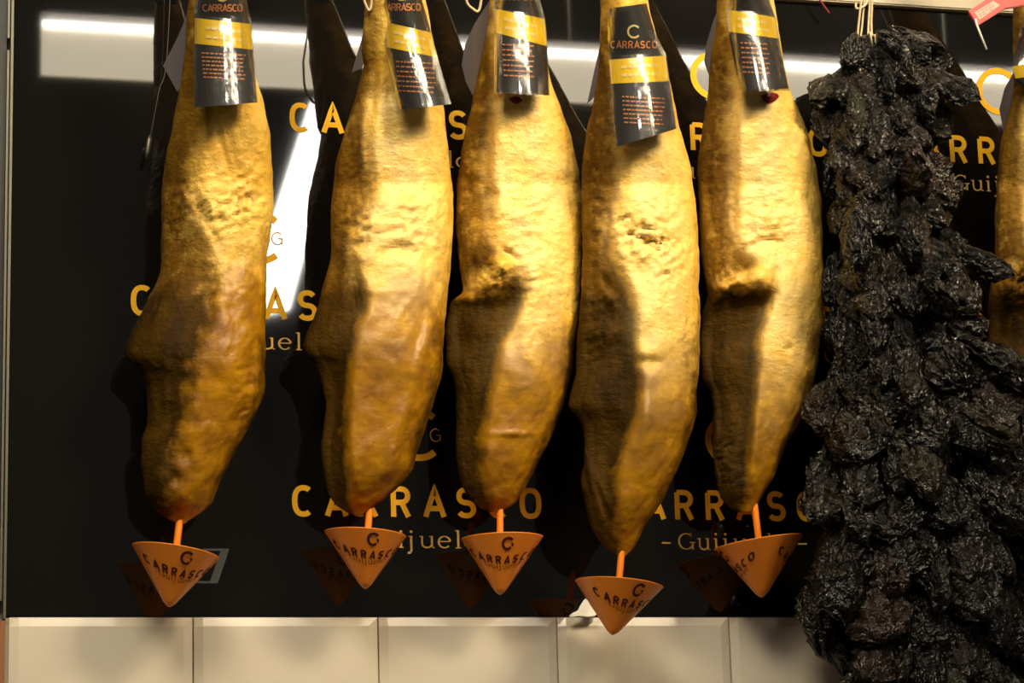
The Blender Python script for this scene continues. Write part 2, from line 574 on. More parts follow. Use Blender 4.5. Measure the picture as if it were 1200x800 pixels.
tag(o, 'thin ragged white piece on the tile edge behind the lowest drip cup', 'paper')

def spot(name, loc, aim, power, size, blend, col, rad=.04):
    l = bpy.data.lights.new(name, 'SPOT'); l.energy = power; l.spot_size = math.radians(size); l.spot_blend = blend
    l.color = col; l.shadow_soft_size = rad
    o = bpy.data.objects.new(name, l); COL.objects.link(o)
    o.location = Vector(loc)
    o.rotation_euler = (Vector(aim) - Vector(loc)).to_track_quat('-Z', 'Y').to_euler()
    return o
WARM = (1, .80, .50)
for i, x in enumerate((.58, 1.0, 1.42)):
    spot('key_spot', (x + .85, -1.75, 3.75), (x, -.12, 2.66), 150, 35, 1.0, WARM, .14)  # unseen key spots added to brighten the upper hams from the right


def fill_area(loc, aim, power, size):  # unseen area lights added to brighten the tiles and lower part
    l = bpy.data.lights.new('fill_area', 'AREA'); l.energy = power; l.size = size; l.color = (1, .86, .62)
    o = bpy.data.objects.new('fill_area', l); COL.objects.link(o)
    o.location = Vector(loc); o.rotation_euler = (Vector(aim) - Vector(loc)).to_track_quat('-Z', 'Y').to_euler()


fill_area((-.55, -3.0, 5.1), (.4, 0, 1.9), 165, 1.4)
fill_area((1.2, -3.0, 5.1), (1.2, 0, 2.1), 10, 1.2)

w = bpy.data.worlds.new('market_hall'); S.world = w; w.use_nodes = True
w.node_tree.nodes['Background'].inputs[0].default_value = (1, .88, .70, 1)
w.node_tree.nodes['Background'].inputs[1].default_value = .06

# ------------------------------------------------------------------ hams
HD = .095      # distance of the ham bodies from the board


def hd(y):
    """the hams lean: bodies near the board, shanks further out towards the rail"""
    return HD + .13 * np.clip((215 - np.asarray(y, float)) / 295, 0, 1.4)


RD = float(hd(-300))


def interp(pts, y):
    a = np.array(pts, float); return np.interp(y, a[:, 0], a[:, 1])


def smooth1(a, n):
    k = np.ones(2 * n + 1) / (2 * n + 1)
    p = np.concatenate([2 * a[0] - a[n:0:-1], a, 2 * a[-1] - a[-2:-n - 2:-1]])
    return np.convolve(p, k, 'valid')


def sig(t): return 1 / (1 + np.exp(-np.clip(t, -30, 30)))


def make_ham(spec, seed):
    L_, R_, B_ = spec['L'], spec['R'], spec['B']
    y0 = -150; y1 = spec['tip'][1]
    t = np.linspace(0, 1, 250)
    # denser rows near the rounded tip
    ys = y0 + (y1 - y0) * (t + .09 * np.sin(math.pi * t) * t)
    ys = np.concatenate([ys[ys < y1 - 14], y1 - 14 * np.cos(np.linspace(0, math.pi / 2, 14))])
    yy = np.arange(y0, y1 + 1.0)
    Ls = smooth1(interp(L_, yy), 1); Rs = smooth1(interp(R_, yy), 3); Bs = smooth1(interp(B_, yy), 9)
    Lr = np.interp(ys, yy, Ls); Rr = np.interp(ys, yy, Rs); Br = np.interp(ys, yy, Bs)
    # smooth (broad) half width for the depth profile
    hwb = np.interp(ys, yy, smooth1((Rs - Ls) / 2, 25))
    endf = np.clip((y1 - ys) / 60., 0, 1); hwb = hwb * np.sqrt(1 - (1 - endf) ** 2) + 1.5
    NA = 200
    ang = np.linspace(0, 2 * math.pi, NA, endpoint=False)
    ca, sa = np.cos(ang), np.sin(ang)
    n = len(ys)
    Y = np.repeat(ys, NA)
    c = np.repeat((Lr + Rr) / 2, NA); hw = np.repeat((Rr - Lr) / 2, NA); hb = np.repeat(hwb, NA)
    CA = np.tile(ca, n); SA = np.tile(sa, n)
    pw = lambda v, e: np.sign(v) * np.abs(v) ** e
    X = c + hw * pw(CA, .88)
    front = np.clip(SA, 0, 1)
    dep = np.where(SA > 0, .74, .55) * hb * pw(SA, .9) * MPP
    Bx = np.repeat(Br, NA)
    # hip step: face left of the ridge lies further back
    rag = np.array([8 * noise.noise(Vector((x_ * .05, seed * 5.1, .3))) + 4 * noise.noise(Vector((x_ * .16, seed * 5.1, 2.3))) for x_ in X])
    st = np.interp(Y + rag, yy, smooth1(interp(spec['step'], yy), 5))
    wd = np.repeat(interp(spec['soft'], ys), NA)
    left = sig((Bx - X) / wd)
    fw = np.clip(front * 1.6, 0, 1)
    h = -st * left * fw
    # rounded lip along the ridge
    h += .0035 * np.exp(-((X - Bx - 8) / 9.) ** 2) * fw * np.clip(st / .012, 0, 1)
    for (cx, cy, rx, ry, rot, amp) in spec['dents']:
        a = math.radians(rot); dx, dy = X - cx, Y - cy
        u = (dx * math.cos(a) + dy * math.sin(a)) / rx; v = (-dx * math.sin(a) + dy * math.cos(a)) / ry
        h += amp * np.exp(-(u * u + v * v)) * fw
    # long folds
    for (pts, wpx, amp) in spec.get('folds', []):
        P = np.array(pts, float)
        fx = np.interp(Y, P[:, 1], P[:, 0]); inside = sig((Y - P[0, 1]) / 4) * sig((P[-1, 1] - Y) / 4)
        h += amp * np.exp(-((X - fx) / wpx) ** 2) * inside * fw
    # wrinkles and lumps
    wr = np.zeros_like(h)
    for (cx, cy, rx, ry, amp) in spec['wrinkle']:
        wr += amp * np.exp(-(((X - cx) / rx) ** 2 + ((Y - cy) / ry) ** 2))
    nz = np.empty(len(X)); lm = np.empty(len(X)); md = np.empty(len(X))
    so = seed * 37.3
    bx = (hw * CA); bd = dep / MPP
    for i in range(len(X)):
        p = Vector((bx[i] * .022 + so, bd[i] * .022, Y[i] * .016))
        lm[i] = noise.noise(p)
        q = Vector((bx[i] * .055 + so, bd[i] * .055, Y[i] * .04))
        md[i] = noise.fractal(q, 1.0, 2.0, 3)
        if wr[i] > .0002:
            # squiggly creases, longer sideways
            wv = Vector((bx[i] * .045 + so + .9 * lm[i], Y[i] * .16 + bx[i] * .05, 3.1))
            nz[i] = 1 - 2.2 * abs(noise.noise(wv)) + .35 * noise.noise(wv * 2.3)
        else: nz[i] = 0
    rad = np.minimum(hw / 30., 1)
    h += (lm * .0045 + md * .0022) * rad * np.abs(SA) ** .7 + wr * (nz - .4) * fw
    dep = dep + h
    # small outline roughness
    X = X + md * 1.2 * rad
    off = spec.get('off', 0)
    Z3 = atv(X, Y, hd(Y) + off + dep)
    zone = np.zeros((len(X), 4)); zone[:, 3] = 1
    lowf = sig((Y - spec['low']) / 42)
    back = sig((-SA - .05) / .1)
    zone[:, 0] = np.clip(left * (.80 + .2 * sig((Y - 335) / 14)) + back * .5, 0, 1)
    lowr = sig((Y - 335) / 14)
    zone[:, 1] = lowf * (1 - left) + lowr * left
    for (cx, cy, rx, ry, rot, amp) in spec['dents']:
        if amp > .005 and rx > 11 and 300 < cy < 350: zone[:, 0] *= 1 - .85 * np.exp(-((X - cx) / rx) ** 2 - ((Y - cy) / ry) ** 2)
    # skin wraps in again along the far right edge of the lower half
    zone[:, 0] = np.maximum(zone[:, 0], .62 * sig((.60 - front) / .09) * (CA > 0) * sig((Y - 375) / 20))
    # pale fat on the wrinkled and top faces; its factor also mimics weaker light
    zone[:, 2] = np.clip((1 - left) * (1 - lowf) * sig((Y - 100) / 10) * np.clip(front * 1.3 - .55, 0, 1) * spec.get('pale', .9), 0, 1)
    V = [tuple(p) for p in Z3]
    Fc = [(i * NA + k, i * NA + (k + 1) % NA, (i + 1) * NA + (k + 1) % NA, (i + 1) * NA + k) for i in range(n - 1) for k in range(NA)]
    tp = at(*spec['tip'], HD + off)
    V.append(tuple(tp)); ti = len(V) - 1
    Fc += [((n - 1) * NA + k, (n - 1) * NA + (k + 1) % NA, ti) for k in range(NA)]
    Fc.append(tuple(range(NA)))
    root = empty('cured_ham', tp)
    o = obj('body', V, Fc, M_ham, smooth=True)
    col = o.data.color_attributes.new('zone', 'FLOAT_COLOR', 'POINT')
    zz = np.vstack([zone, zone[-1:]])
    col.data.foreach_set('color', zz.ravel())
    adopt(o, root)
    # hoof above the frame
    cx = (L_[0][1] + R_[0][1]) / 2; hw0 = (R_[0][1] - L_[0][1]) / 2
    rows_ = []; prof = [(-138, .9), (-160, 1.0), (-185, 1.05), (-215, .95), (-240, .7), (-262, .25)]
    ax = [at(cx, yv, hd(yv) + off) for yv, _ in prof]
    v, f = tube(ax, [hw0 * MPP * k for _, k in prof], 16)
    adopt(obj('hoof', v, f, M_hoof, smooth=True), root)

    def fd(x, y):
        """front depth of the plain body at a pixel"""
        l, r, b = np.interp(y, yy, Ls), np.interp(y, yy, Rs), np.interp(y, ys, hwb)
        u = min(abs((x - (l + r) / 2) / ((r - l) / 2)), .98)
        return float(hd(y)) + off + .74 * b * MPP * math.sqrt(1 - u * u)
    return root, fd


SOFT = [(-150, 8), (100, 7), (280, 8), (330, 5), (600, 6)]
SPECS = []
SPECS.append(dict(
    L=[(-150, 236), (-60, 226), (0, 221), (60, 217), (100, 211), (115, 208), (150, 202), (170, 197), (200, 192.5), (230, 189), (262, 189), (300, 189), (320, 187), (340, 179.5), (350, 173), (365, 167), (380, 159), (400, 150), (412, 147), (420, 149), (427, 156), (437, 166), (450, 171.6), (480, 172.7), (500, 172), (515, 166), (540, 165.5), (560, 168), (580, 170.5), (595, 179.5), (605, 191), (611, 203), (613, 213)],
    R=[(-150, 270), (-60, 279), (0, 285), (60, 293), (90, 300), (120, 309), (150, 315.6), (200, 319.4), (240, 320.8), (280, 316), (300, 312), (340, 312), (400, 311), (440, 311), (460, 310), (480, 302), (500, 292), (520, 281), (550, 265), (570, 256), (590, 248), (600, 238), (608, 224), (613, 217)],
    B=[(-150, 245), (60, 250), (135, 250), (150, 240), (200, 232), (220, 228), (260, 238), (300, 246), (330, 252), (370, 250), (400, 236), (430, 228), (480, 220), (530, 208), (570, 200), (613, 205)],
    step=[(-150, .002), (90, .004), (140, .010), (200, .010), (260, .006), (310, .014), (380, .016), (470, .010), (560, .006), (613, 0)],
    soft=[(-150, 8), (140, 5), (230, 9), (300, 10), (613, 10)], tip=(215, 613.5), low=300, pale=.1,  # low pale factor paints in the weaker light on this ham
    dents=[(275, 230, 14, 5, 10, -.005), (250, 220, 8, 6, 30, .004), (290, 232, 5, 7, 0, -.005), (218, 535, 6, 9, 0, -.006), (206, 560, 6, 9, 0, -.006), (268, 420, 22, 30, 0, .006), (240, 330, 15, 18, 0, -.005), (217, 235, 10, 9, 0, .003), (290, 440, 10, 60, 8, -.003)],
    folds=[([(252, 145), (262, 180), (268, 205)], 4, -.0025), ([(228, 230), (246, 270), (256, 285)], 5, -.004), ([(242, 225), (258, 270)], 4, .003)],
    wrinkle=[(268, 240, 45, 32, .0085), (215, 240, 22, 30, .003), (300, 200, 20, 40, .002), (290, 450, 16, 70, .003)]))
SPECS.append(dict(
    L=[(-150, 436), (-60, 431), (0, 428), (60, 424), (75, 427), (100, 420), (120, 415), (150, 405), (170, 399), (200, 392), (250, 388), (300, 388), (310, 386), (320, 383), (340, 377), (350, 375), (370, 369), (390, 360), (405, 355), (415, 358.5), (425, 368.7), (440, 375), (470, 382), (490, 380.5), (520, 376), (540, 377), (560, 380), (580, 385.5), (592, 394), (600, 406), (604, 417)],
    R=[(-150, 472), (-60, 485), (0, 499), (60, 510), (100, 516), (130, 520), (180, 525.6), (230, 531), (250, 531.6), (280, 530), (310, 528), (350, 524.5), (380, 520.5), (430, 519), (460, 512), (490, 502), (520, 492), (550, 483.4), (570, 468), (585, 451), (597, 434.5), (603, 424)],
    B=[(-150, 445), (40, 445), (100, 440), (140, 432), (190, 432), (230, 438), (250, 428), (280, 412), (300, 410), (320, 417), (340, 428), (360, 427), (385, 416), (420, 409), (460, 405), (500, 403), (540, 405), (604, 414)],
    step=[(-150, .002), (60, .006), (140, .010), (240, .012), (290, .008), (330, .018), (400, .022), (500, .020), (570, .012), (604, 0)],
    soft=[(-150, 7), (140, 6), (230, 4), (300, 6), (340, 4), (604, 4)], tip=(420, 604.5), low=330, off=.0,
    dents=[(420, 287, 8, 5, 0, -.007), (430, 300, 12, 8, 0, .005), (425, 230, 10, 14, 0, -.004), (462, 280, 18, 8, -10, .005), (470, 290, 25, 6, 25, -.003), (480, 240, 26, 6, 10, .004), (440, 262, 18, 8, 10, .005), (425, 265, 5, 8, 0, -.004), (465, 400, 30, 60, 5, .004), (437, 340, 30, 6, 0, .004), (450, 110, 20, 10, 0, -.004)],
    folds=[([(437, 60), (440, 100), (436, 125)], 4, -.006), ([(452, 70), (456, 110), (460, 125)], 4, -.004), ([(427, 120), (424, 170), (425, 210)], 5, .004), ([(505, 380), (490, 430), (472, 490), (455, 560)], 9, .006), ([(413, 300), (420, 340), (423, 370)], 5, -.008)],
    wrinkle=[(470, 265, 45, 40, .005), (420, 250, 22, 40, .005), (510, 270, 18, 60, .002), (410, 190, 14, 60, .003)]))
SPECS.append(dict(
    L=[(-150, 576), (-60, 576), (0, 574), (30, 572), (60, 565), (90, 559.6), (120, 554), (150, 546), (180, 540.5), (220, 535), (260, 534), (300, 537), (320, 540), (340, 543), (345, 540), (348, 535), (352, 530), (360, 527), (390, 522), (400, 523), (420, 523), (430, 524.5), (440, 530), (460, 534.5), (500, 535), (520, 534), (550, 537), (570, 541.7), (580, 547.5), (590, 556), (597, 566), (600, 576)],
    R=[(-150, 612), (-60, 620), (0, 629), (60, 638), (100, 647), (120, 655), (150, 666.5), (180, 674), (200, 679), (240, 681.5), (300, 681.5), (340, 680), (380, 677), (400, 674), (420, 673), (440, 669.7), (460, 665), (480, 658), (510, 646.7), (540, 632), (570, 616.5), (590, 603.5), (597, 592), (600, 582)],
    B=[(-150, 585), (30, 580), (100, 583), (130, 582), (180, 576), (215, 572), (240, 577), (275, 575), (295, 588), (310, 610), (335, 620), (360, 610), (385, 597), (410, 582), (440, 576), (480, 569), (520, 563), (560, 565), (600, 575)],
    step=[(-150, .002), (60, .004), (140, .010), (230, .012), (285, .004), (336, .005), (360, .023), (400, .026), (450, .019), (540, .013), (600, 0)],
    soft=[(-150, 7), (200, 5), (300, 4), (400, 5), (600, 5)], tip=(579, 600.5), low=385, off=-.012,
    dents=[(589, 311, 13, 12, 40, .015), (570, 332, 27, 15, -22, .0055), (600, 299, 12, 4, 35, -.012), (577, 228, 8, 7, 30, -.010), (545, 346, 14, 7, -30, .006), (606, 395, 8, 20, 20, -.004), (600, 250, 22, 7, 0, .003), (645, 310, 22, 30, 0, .003), (610, 445, 30, 40, 10, .007), (600, 508, 22, 3, 0, .003), (590, 118, 22, 9, 0, -.005), (540, 395, 10, 20, 0, -.004)],
    folds=[([(573, 130), (570, 200), (574, 260)], 6, -.005), ([(576, 110), (588, 112)], 5, -.004)],
    wrinkle=[(615, 255, 40, 40, .0035), (640, 340, 30, 50, .003), (580, 318, 30, 20, .007), (545, 200, 14, 60, .003)]))
SPECS.append(dict(
    L=[(-150, 706), (-60, 702), (0, 703), (60, 703), (100, 699), (130, 694), (150, 688), (180, 684), (200, 681.6), (250, 681.6), (300, 683), (340, 681.6), (380, 678), (400, 676), (440, 674), (460, 669), (475, 666), (480, 668.5), (490, 678), (500, 682.8), (520, 684.7), (545, 684), (560, 681), (575, 682), (600, 687.5), (620, 693.5), (635, 703), (645, 713.6), (650, 722), (651.5, 728)],
    R=[(-150, 738), (-60, 748), (0, 759), (60, 772), (100, 786), (130, 792), (150, 796), (170, 802), (200, 810), (250, 816.6), (300, 819.5), (340, 819), (370, 821), (390, 820), (430, 819), (460, 816.6), (480, 817), (500, 812), (520, 806), (550, 794), (580, 779), (600, 767), (620, 754), (640, 744.5), (648, 738), (651.5, 732)],
    B=[(-150, 720), (120, 727), (170, 730), (210, 733), (235, 728), (260, 714), (300, 718), (320, 728), (340, 737), (360, 742), (400, 742), (430, 745), (450, 750), (470, 748), (500, 740), (520, 730), (550, 722), (590, 721), (651, 728)],
    step=[(-150, .002), (120, .006), (200, .009), (250, .012), (300, .012), (350, .020), (430, .022), (510, .020), (590, .010), (651, 0)],
    soft=[(-150, 7), (200, 6), (260, 7), (330, 5), (430, 3.5), (651, 5)], tip=(730, 652), low=425, off=.026,
    dents=[(712, 333, 5, 12, -25, -.008), (716, 350, 6, 14, -30, .007), (705, 390, 24, 12, 0, .006), (758, 412, 15, 8, 0, .006), (760, 425, 16, 6, 0, -.005), (745, 250, 12, 10, 0, .004), (760, 285, 14, 6, 20, -.006), (750, 295, 16, 7, 0, .005), (780, 380, 30, 50, 0, .004), (760, 490, 20, 50, 10, .006), (695, 560, 6, 24, -20, .006), (705, 600, 6, 20, 0, .003), (775, 300, 8, 4, 30, -.005)],
    folds=[([(760, 470), (756, 510), (750, 560)], 7, .004), ([(697, 560), (706, 590), (715, 610)], 4, -.006), ([(712, 250), (709, 310)], 5, -.005)],
    wrinkle=[(758, 272, 36, 36, .011), (785, 308, 26, 24, .008), (700, 250, 18, 50, .003), (705, 380, 25, 60, .004), (805, 430, 10, 60, .003)]))
SPECS.append(dict(
    L=[(-150, 842), (-60, 840), (0, 840), (40, 838), (60, 834), (100, 830.5), (130, 826), (160, 821.5), (180, 819), (200, 817), (240, 819), (300, 821.6), (330, 826), (348, 829), (355, 828), (365, 824), (400, 820), (420, 820), (445, 823), (460, 832), (480, 836), (520, 835), (550, 837.5), (570, 840), (585, 846), (595, 856), (600, 866)],
    R=[(-150, 884), (-60, 896), (0, 907), (60, 916), (100, 924), (125, 934), (150, 945), (180, 952), (200, 957.8), (240, 963), (300, 964.6), (340, 966), (380, 964.6), (400, 961), (420, 959.7), (440, 955.4), (470, 948), (490, 939.6), (510, 928), (540, 913.7), (560, 906.5), (575, 896.4), (590, 888), (597, 883), (600, 878)],
    B=[(-150, 855), (30, 856), (100, 864), (150, 859), (200, 860), (260, 861), (290, 868), (310, 900), (325, 915), (345, 910), (370, 896), (400, 887), (440, 886), (480, 882), (520, 878), (560, 877), (600, 874)],
    step=[(-150, .002), (40, .006), (140, .012), (240, .013), (290, .004), (336, .005), (362, .024), (395, .028), (460, .021), (540, .013), (600, 0)],
    soft=[(-150, 6), (200, 5), (300, 4), (400, 4), (600, 5)], tip=(872, 600.5), low=440, off=-.008,
    dents=[(893, 324, 18, 17, -20, .015), (860, 331, 20, 13, -25, .007), (838, 350, 13, 8, -30, .008), (903, 282, 14, 4, 5, -.009), (885, 287, 12, 4, -15, -.006), (897, 268, 4, 9, 10, -.004), (850, 327, 4, 4, 0, -.009), (872, 315, 5, 4, 0, -.006), (912, 318, 5, 9, 0, -.007), (930, 400, 22, 50, 10, .006), (925, 408, 4, 3, 0, -.004), (895, 118, 20, 9, 0, -.006), (940, 250, 16, 60, 0, .003)],
    folds=[([(862, 110), (859, 180), (861, 270)], 5, -.005), ([(890, 440), (886, 500), (880, 560)], 6, .004)],
    wrinkle=[(895, 270, 30, 22, .005), (852, 330, 26, 20, .010), (900, 230, 30, 40, .002), (838, 240, 14, 70, .003), (850, 540, 18, 40, .005)]))
s6 = {k: v for k, v in SPECS[4].items()}
dx = 343
sh = lambda a: [(y, x + dx) for y, x in a]
s6['L'] = [(-150, 1196), (-60, 1192), (0, 1187), (60, 1187), (100, 1188), (130, 1183), (160, 1174), (200, 1169), (250, 1166), (300, 1166), (330, 1161), (355, 1158), (400, 1157), (440, 1162), (460, 1173), (480, 1178)] + [(y, x + dx) for y, x in SPECS[4]['L'] if y > 500]
s6['R'] = sh(SPECS[4]['R']); s6['B'] = sh(SPECS[4]['B']); s6['tip'] = (872 + dx, 600.5)
s6['dents'] = [(a + dx, b, *r) for a, b, *r in SPECS[4]['dents'][3:]]
s6['folds'] = [([(x + dx, y) for x, y in p], w_, a) for p, w_, a in SPECS[4]['folds']]
s6['wrinkle'] = [(a + dx, *r) for a, *r in SPECS[4]['wrinkle']]
SPECS.append(s6)

HLAB = ['whole cured ham with a deeply wrinkled upper face, leftmost in the hanging row',
        'whole cured ham with a smooth orange lower flank, second from the left',
        'whole cured ham with a single knob of fat at mid height, third from the left',
        'lowest hanging cured ham with grey mottled wrinkles, fourth from the left',
        'cured ham with a lumpy bone end and bright yellow flank, left of the black peppers',
        'whole cured ham cut off by the right edge, behind the black peppers']
RAILZ = 3.25
hams = []
for i, sp in enumerate(SPECS):
    r, fd = make_ham(sp, i + 1)
    tag(r, HLAB[i], 'ham', 'hams hanging in a row')
    hams.append((r, fd, sp))
# rail above the frame that the hams hang from
rail = empty('hanging_rail', (1.2, -RD, RAILZ))
tag(rail, 'steel rail above the hams that their cords hang from', 'rail')
v, f = tube([(-.1, -RD, RAILZ), (2.5, -RD, RAILZ)], .011, 14); adopt(obj('bar', v, f, M_steel, smooth=True), rail)
for bx_ in (.05, 1.2, 2.35):
    v, f = tube([(bx_, -RD, RAILZ), (bx_, .02, RAILZ)], .008, 10); adopt(obj('bracket', v, f, M_steel, smooth=True), rail)
LOOPS = {1: [(428, -60), (424, -14), (432, 12), (436, -4), (437, -60)], 2: [(560, -60), (546, -6), (555, 11), (563, 6), (568, -60)]}
for i, (r, fd, sp) in enumerate(hams):
    cx = (sp['L'][0][1] + sp['R'][0][1]) / 2
    a = at(cx, -175, hd(-175) + sp.get('off', 0)); hw0 = (sp['R'][0][1] - sp['L'][0][1]) / 2 * MPP * 1.06
    ring = [(a[0] + hw0 * math.cos(q), a[1] + hw0 * math.sin(q), a[2]) for q in np.linspace(0, 2 * math.pi, 25)]
    # eye over the rail
    parts = [tube(ring, .0022, 6, False)]
    for sx in (-1, 1):
        parts.append(tube(spline([(a[0] + sx * hw0, a[1], a[2]), (a[0] + sx * hw0 * .7, a[1], a[2] + .07), (a[0] + sx * .012, -RD, RAILZ - .03), (a[0] + sx * .0125, -RD, RAILZ + .004), (a[0], -RD, RAILZ + .0135)], 5), .0022, 6))
    if i in LOOPS:
        parts.append(tube(spline([at(x, y, hd(y) + .02) for x, y in LOOPS[i]], 6), .0018, 6))
        q0 = at(*LOOPS[i][0], hd(LOOPS[i][0][1]) + .02); q1 = at(*LOOPS[i][-1], hd(LOOPS[i][-1][1]) + .02)
        for q in (q0, q1): parts.append(tube([q, (a[0], a[1] - hw0, a[2])], .0018, 6))
    v, f = merge(parts)
    o = obj('hanging_cord', v, f, M_cord, smooth=True)
    adopt(o, r)

# ------------------------------------------------------------------ label sleeves
def bil(q, u, v):
    """q = left edge points, right edge points (same count); v along edges"""
    lft, rgt = np.array(q[0], float), np.array(q[1], float)
    n = len(lft) - 1; t = min(v * n, n - 1e-9); k = int(t); t -= k
    a = lft[k] * (1 - t) + lft[k + 1] * t; b = rgt[k] * (1 - t) + rgt[k + 1] * t
    return a * (1 - u) + b * u


SLEEVES = [
    dict(q=([(234, -60), (230, 0), (228, 21), (228, 51), (228, 126)], [(280, -60), (288, 0), (294, 28), (296, 58), (301, 120)]), rag=0, text=(238, 9, 45), block=(236, 62, 52, 28), gl=True,
         flap=[(222, 10), (209, 42), (191, 77), (208, 108), (224, 78), (232, 40)], lab='black card sleeve with yellow band on the leftmost ham, its lower half under glare'),
    dict(q=([(446, -60), (447, 0), (449, 25), (452, 55), (469, 128)], [(482, -60), (494, 0), (505, 38), (512, 67), (528, 122)]), rag=0, text=(448, 8, 44), block=(464, 72, 46, 34), gl=True,
         flap=[(440, 0), (428, 30), (421, 55), (412, 85), (424, 80), (440, 40)], lab='black card sleeve hanging askew on the second ham from the left'),
    dict(q=([(584, -60), (581, 0), (579, 10), (580, 38), (580, 109)], [(620, -60), (632, 0), (638, 22), (641, 54), (643, 112)]), rag=2, text=(586, -4, 44), block=(588, 52, 38, 36), gl=False,
         flap=[(574, 0), (556, 28), (545, 52), (541, 76), (546, 96), (554, 112), (566, 70), (578, 30)], lab='black card sleeve with a curled grey film flap on the third ham from the left'),
    dict(q=([(713, 10), (713, 40), (714, 70), (716, 98), (723, 172)], [(757, 4), (768, 40), (780, 65), (784, 95), (792, 151)]), rag=0, text=(716, 52, 54), block=(729, 113, 50, 30), gl=False,
         flap=[(711, 10), (705, 45), (697, 80), (688, 122), (700, 110), (714, 70)], lab='large black card sleeve showing its ring emblem on the lowest ham'),
    dict(q=([(856, -60), (854, 0), (852, 11), (854, 37), (867, 108)], [(892, -60), (901, 0), (908, 20), (912, 45), (924, 106)]), rag=2, text=(858, -5, 44), block=(868, 50, 34, 34), gl=False,
         flap=[(848, -6), (836, 24), (828, 50), (825, 72), (832, 92), (842, 50), (852, 20)], lab='black card sleeve with a ragged hem on the ham left of the peppers'),
    dict(q=([(1206, -60), (1200, 20), (1186, 78), (1190, 92), (1196, 100)], [(1250, -60), (1262, 20), (1272, 60), (1274, 80), (1280, 130)]), rag=0, text=(1206, 30, 50), block=(1200, 60, 50, 28), gl=False,
         flap=[(1203, 62), (1188, 84), (1177, 104), (1171, 128), (1177, 160), (1190, 130), (1206, 110)], lab='black card sleeve with orange print on the ham at the right edge'),
]
for i, sl in enumerate(SLEEVES):
    fd = hams[i][1]; sp = hams[i][2]
    qx = sl['q']; mid_ = bil(qx, .5, .5)
    allv = np.linspace(0, 1, 40)

    def depth(u, v, off, fd=fd, qx=qx):
        # cylinder wrapped about the shank; hangs straight below
        p = bil(qx, .5, v)
        base = fd(p[0], p[1])
        base = max(base, fd(*bil(qx, .5, min(v, .45))))
        # keep clear of the meat further down
        clear = max(fd(*bil(qx, w_, v)) for w_ in (.25, .5, .75))
        base = max(base, clear)
        c = (u - .5) * 2
        return base + .012 - .020 * c * c + off

    def place(off, u, v, qx=qx, depth=depth):
        p = bil(qx, u, v)
        return at(p[0], p[1], depth(u, v, off))
    anchor = place(.0, .5, .35)
    root = empty('label_sleeve', anchor)
    tag(root, sl['lab'], 'label', 'card sleeves on the hams')

    def sheet(name, v0, v1, off, m, u0=0, u1=1, nu=16, nv=24, rag=0, th=.0006):
        V = []; Fc = []
        rnd = [random.uniform(0, 1) for _ in range(nu + 1)]
        for b in range(2):
            for jv in range(nv + 1):
                for iu in range(nu + 1):
                    u = u0 + (u1 - u0) * iu / nu; v = v0 + (v1 - v0) * jv / nv
                    if rag and jv == nv: v -= .012 * rnd[iu]
                    V.append(place(off - b * th, u, v))
        W = nu + 1; K = W * (nv + 1)
        for jv in range(nv):
            for iu in range(nu):
                a = jv * W + iu
                Fc.append((a, a + 1, a + W + 1, a + W)); Fc.append((K + a, K + a + W, K + a + W + 1, K + a + 1))
        rim = [iu for iu in range(W)] + [jv * W + nu for jv in range(1, nv + 1)] + [nv * W + iu for iu in range(nu - 1, -1, -1)] + [jv * W for jv in range(nv - 1, 0, -1)]
        for a, b in zip(rim, rim[1:] + rim[:1]): Fc.append((a, b, K + b, K + a))
        return adopt(obj(name, V, Fc, m, smooth=False), root)
    sheet('card', 0, 1, 0, M_card, rag=sl['rag'])
    sheet('yellow_band', .5, .75, .0010, M_yellow, nv=8)
    sheet('plastic_film', 0, 1.0, .0035, M_film, -.015, 1.015, 20, 30, th=.0002)
    # print, laid in the sleeve's own sheet coordinates
    def uvp(off, x, y, qx=qx):
        # pixel -> sheet u,v by search on v
        lo, hi = 0., 1.
        for _ in range(30):
            m_ = (lo + hi) / 2
            a, b = bil(qx, 0, m_), bil(qx, 1, m_)
            u = (x - a[0]) / (b[0] - a[0]); yy_ = a[1] + (b[1] - a[1]) * u
            if yy_ < y: lo = m_
            else: hi = m_
        return place(off + .0002 * (SK[0] % 3), u, (lo + hi) / 2)
    tx, ty, tw = sl['text']
    V = []; Fc = []; hh = 7.5
    adv = tw / 7.75
    word(V, Fc, 'CARRASCO', tx, 0, hh, adv, 1.5, lambda x, y: uvp(.0016, x, ty + 4 - y))
    adopt(obj('brand_lettering', V, Fc, M_oprint), root)
    V = []; Fc = []
    ex, ey = tx + tw * .5, ty - 15
    if i in (3, 4, 2, 0, 1):
        stroke(V, Fc, arc(ex, 0, 7, 7, 40, 320, 20), 2.2, lambda x, y: uvp(.0016, x, ey - y))
        adopt(obj('ring_emblem', V, Fc, M_yprint), root)
    # fine print: illegible rows of dashes
    V = []; Fc = []
    bx0, by0, bw, bh = sl['block']
    nl = 7
    for r_ in range(nl):
        x = bx0 + r_ * .4
        while x < bx0 + bw - 2:
            l = random.uniform(2, 5.5)
            stroke(V, Fc, [(x, 0), (min(x + l, bx0 + bw), 0)], 1.7, lambda a, b, r_=r_: uvp(.0016, a, by0 + bh * r_ / (nl - 1) + b + (a - bx0) * .05))
            x += l + random.uniform(.8, 1.8)
    adopt(obj('fine_print', V, Fc, M_oprint), root)
    # faint print on the band
    V = []; Fc = []
    for r_ in (0, 1):
        vv = .585 + .085 * r_
        u = .2
        while u < .82:
            l = random.uniform(.05, .11)
            a, b = bil(qx, u, vv), bil(qx, min(u + l, .84), vv)
            stroke(V, Fc, [(a[0], a[1]), (b[0], b[1])], 3.2, lambda x, y: uvp(.0020, x, y))
            u += l + .025
    adopt(obj('band_print', V, Fc, M_yprint), root)
    # film flap curling back behind the shank
    fp = sl['flap']; n = len(fp)
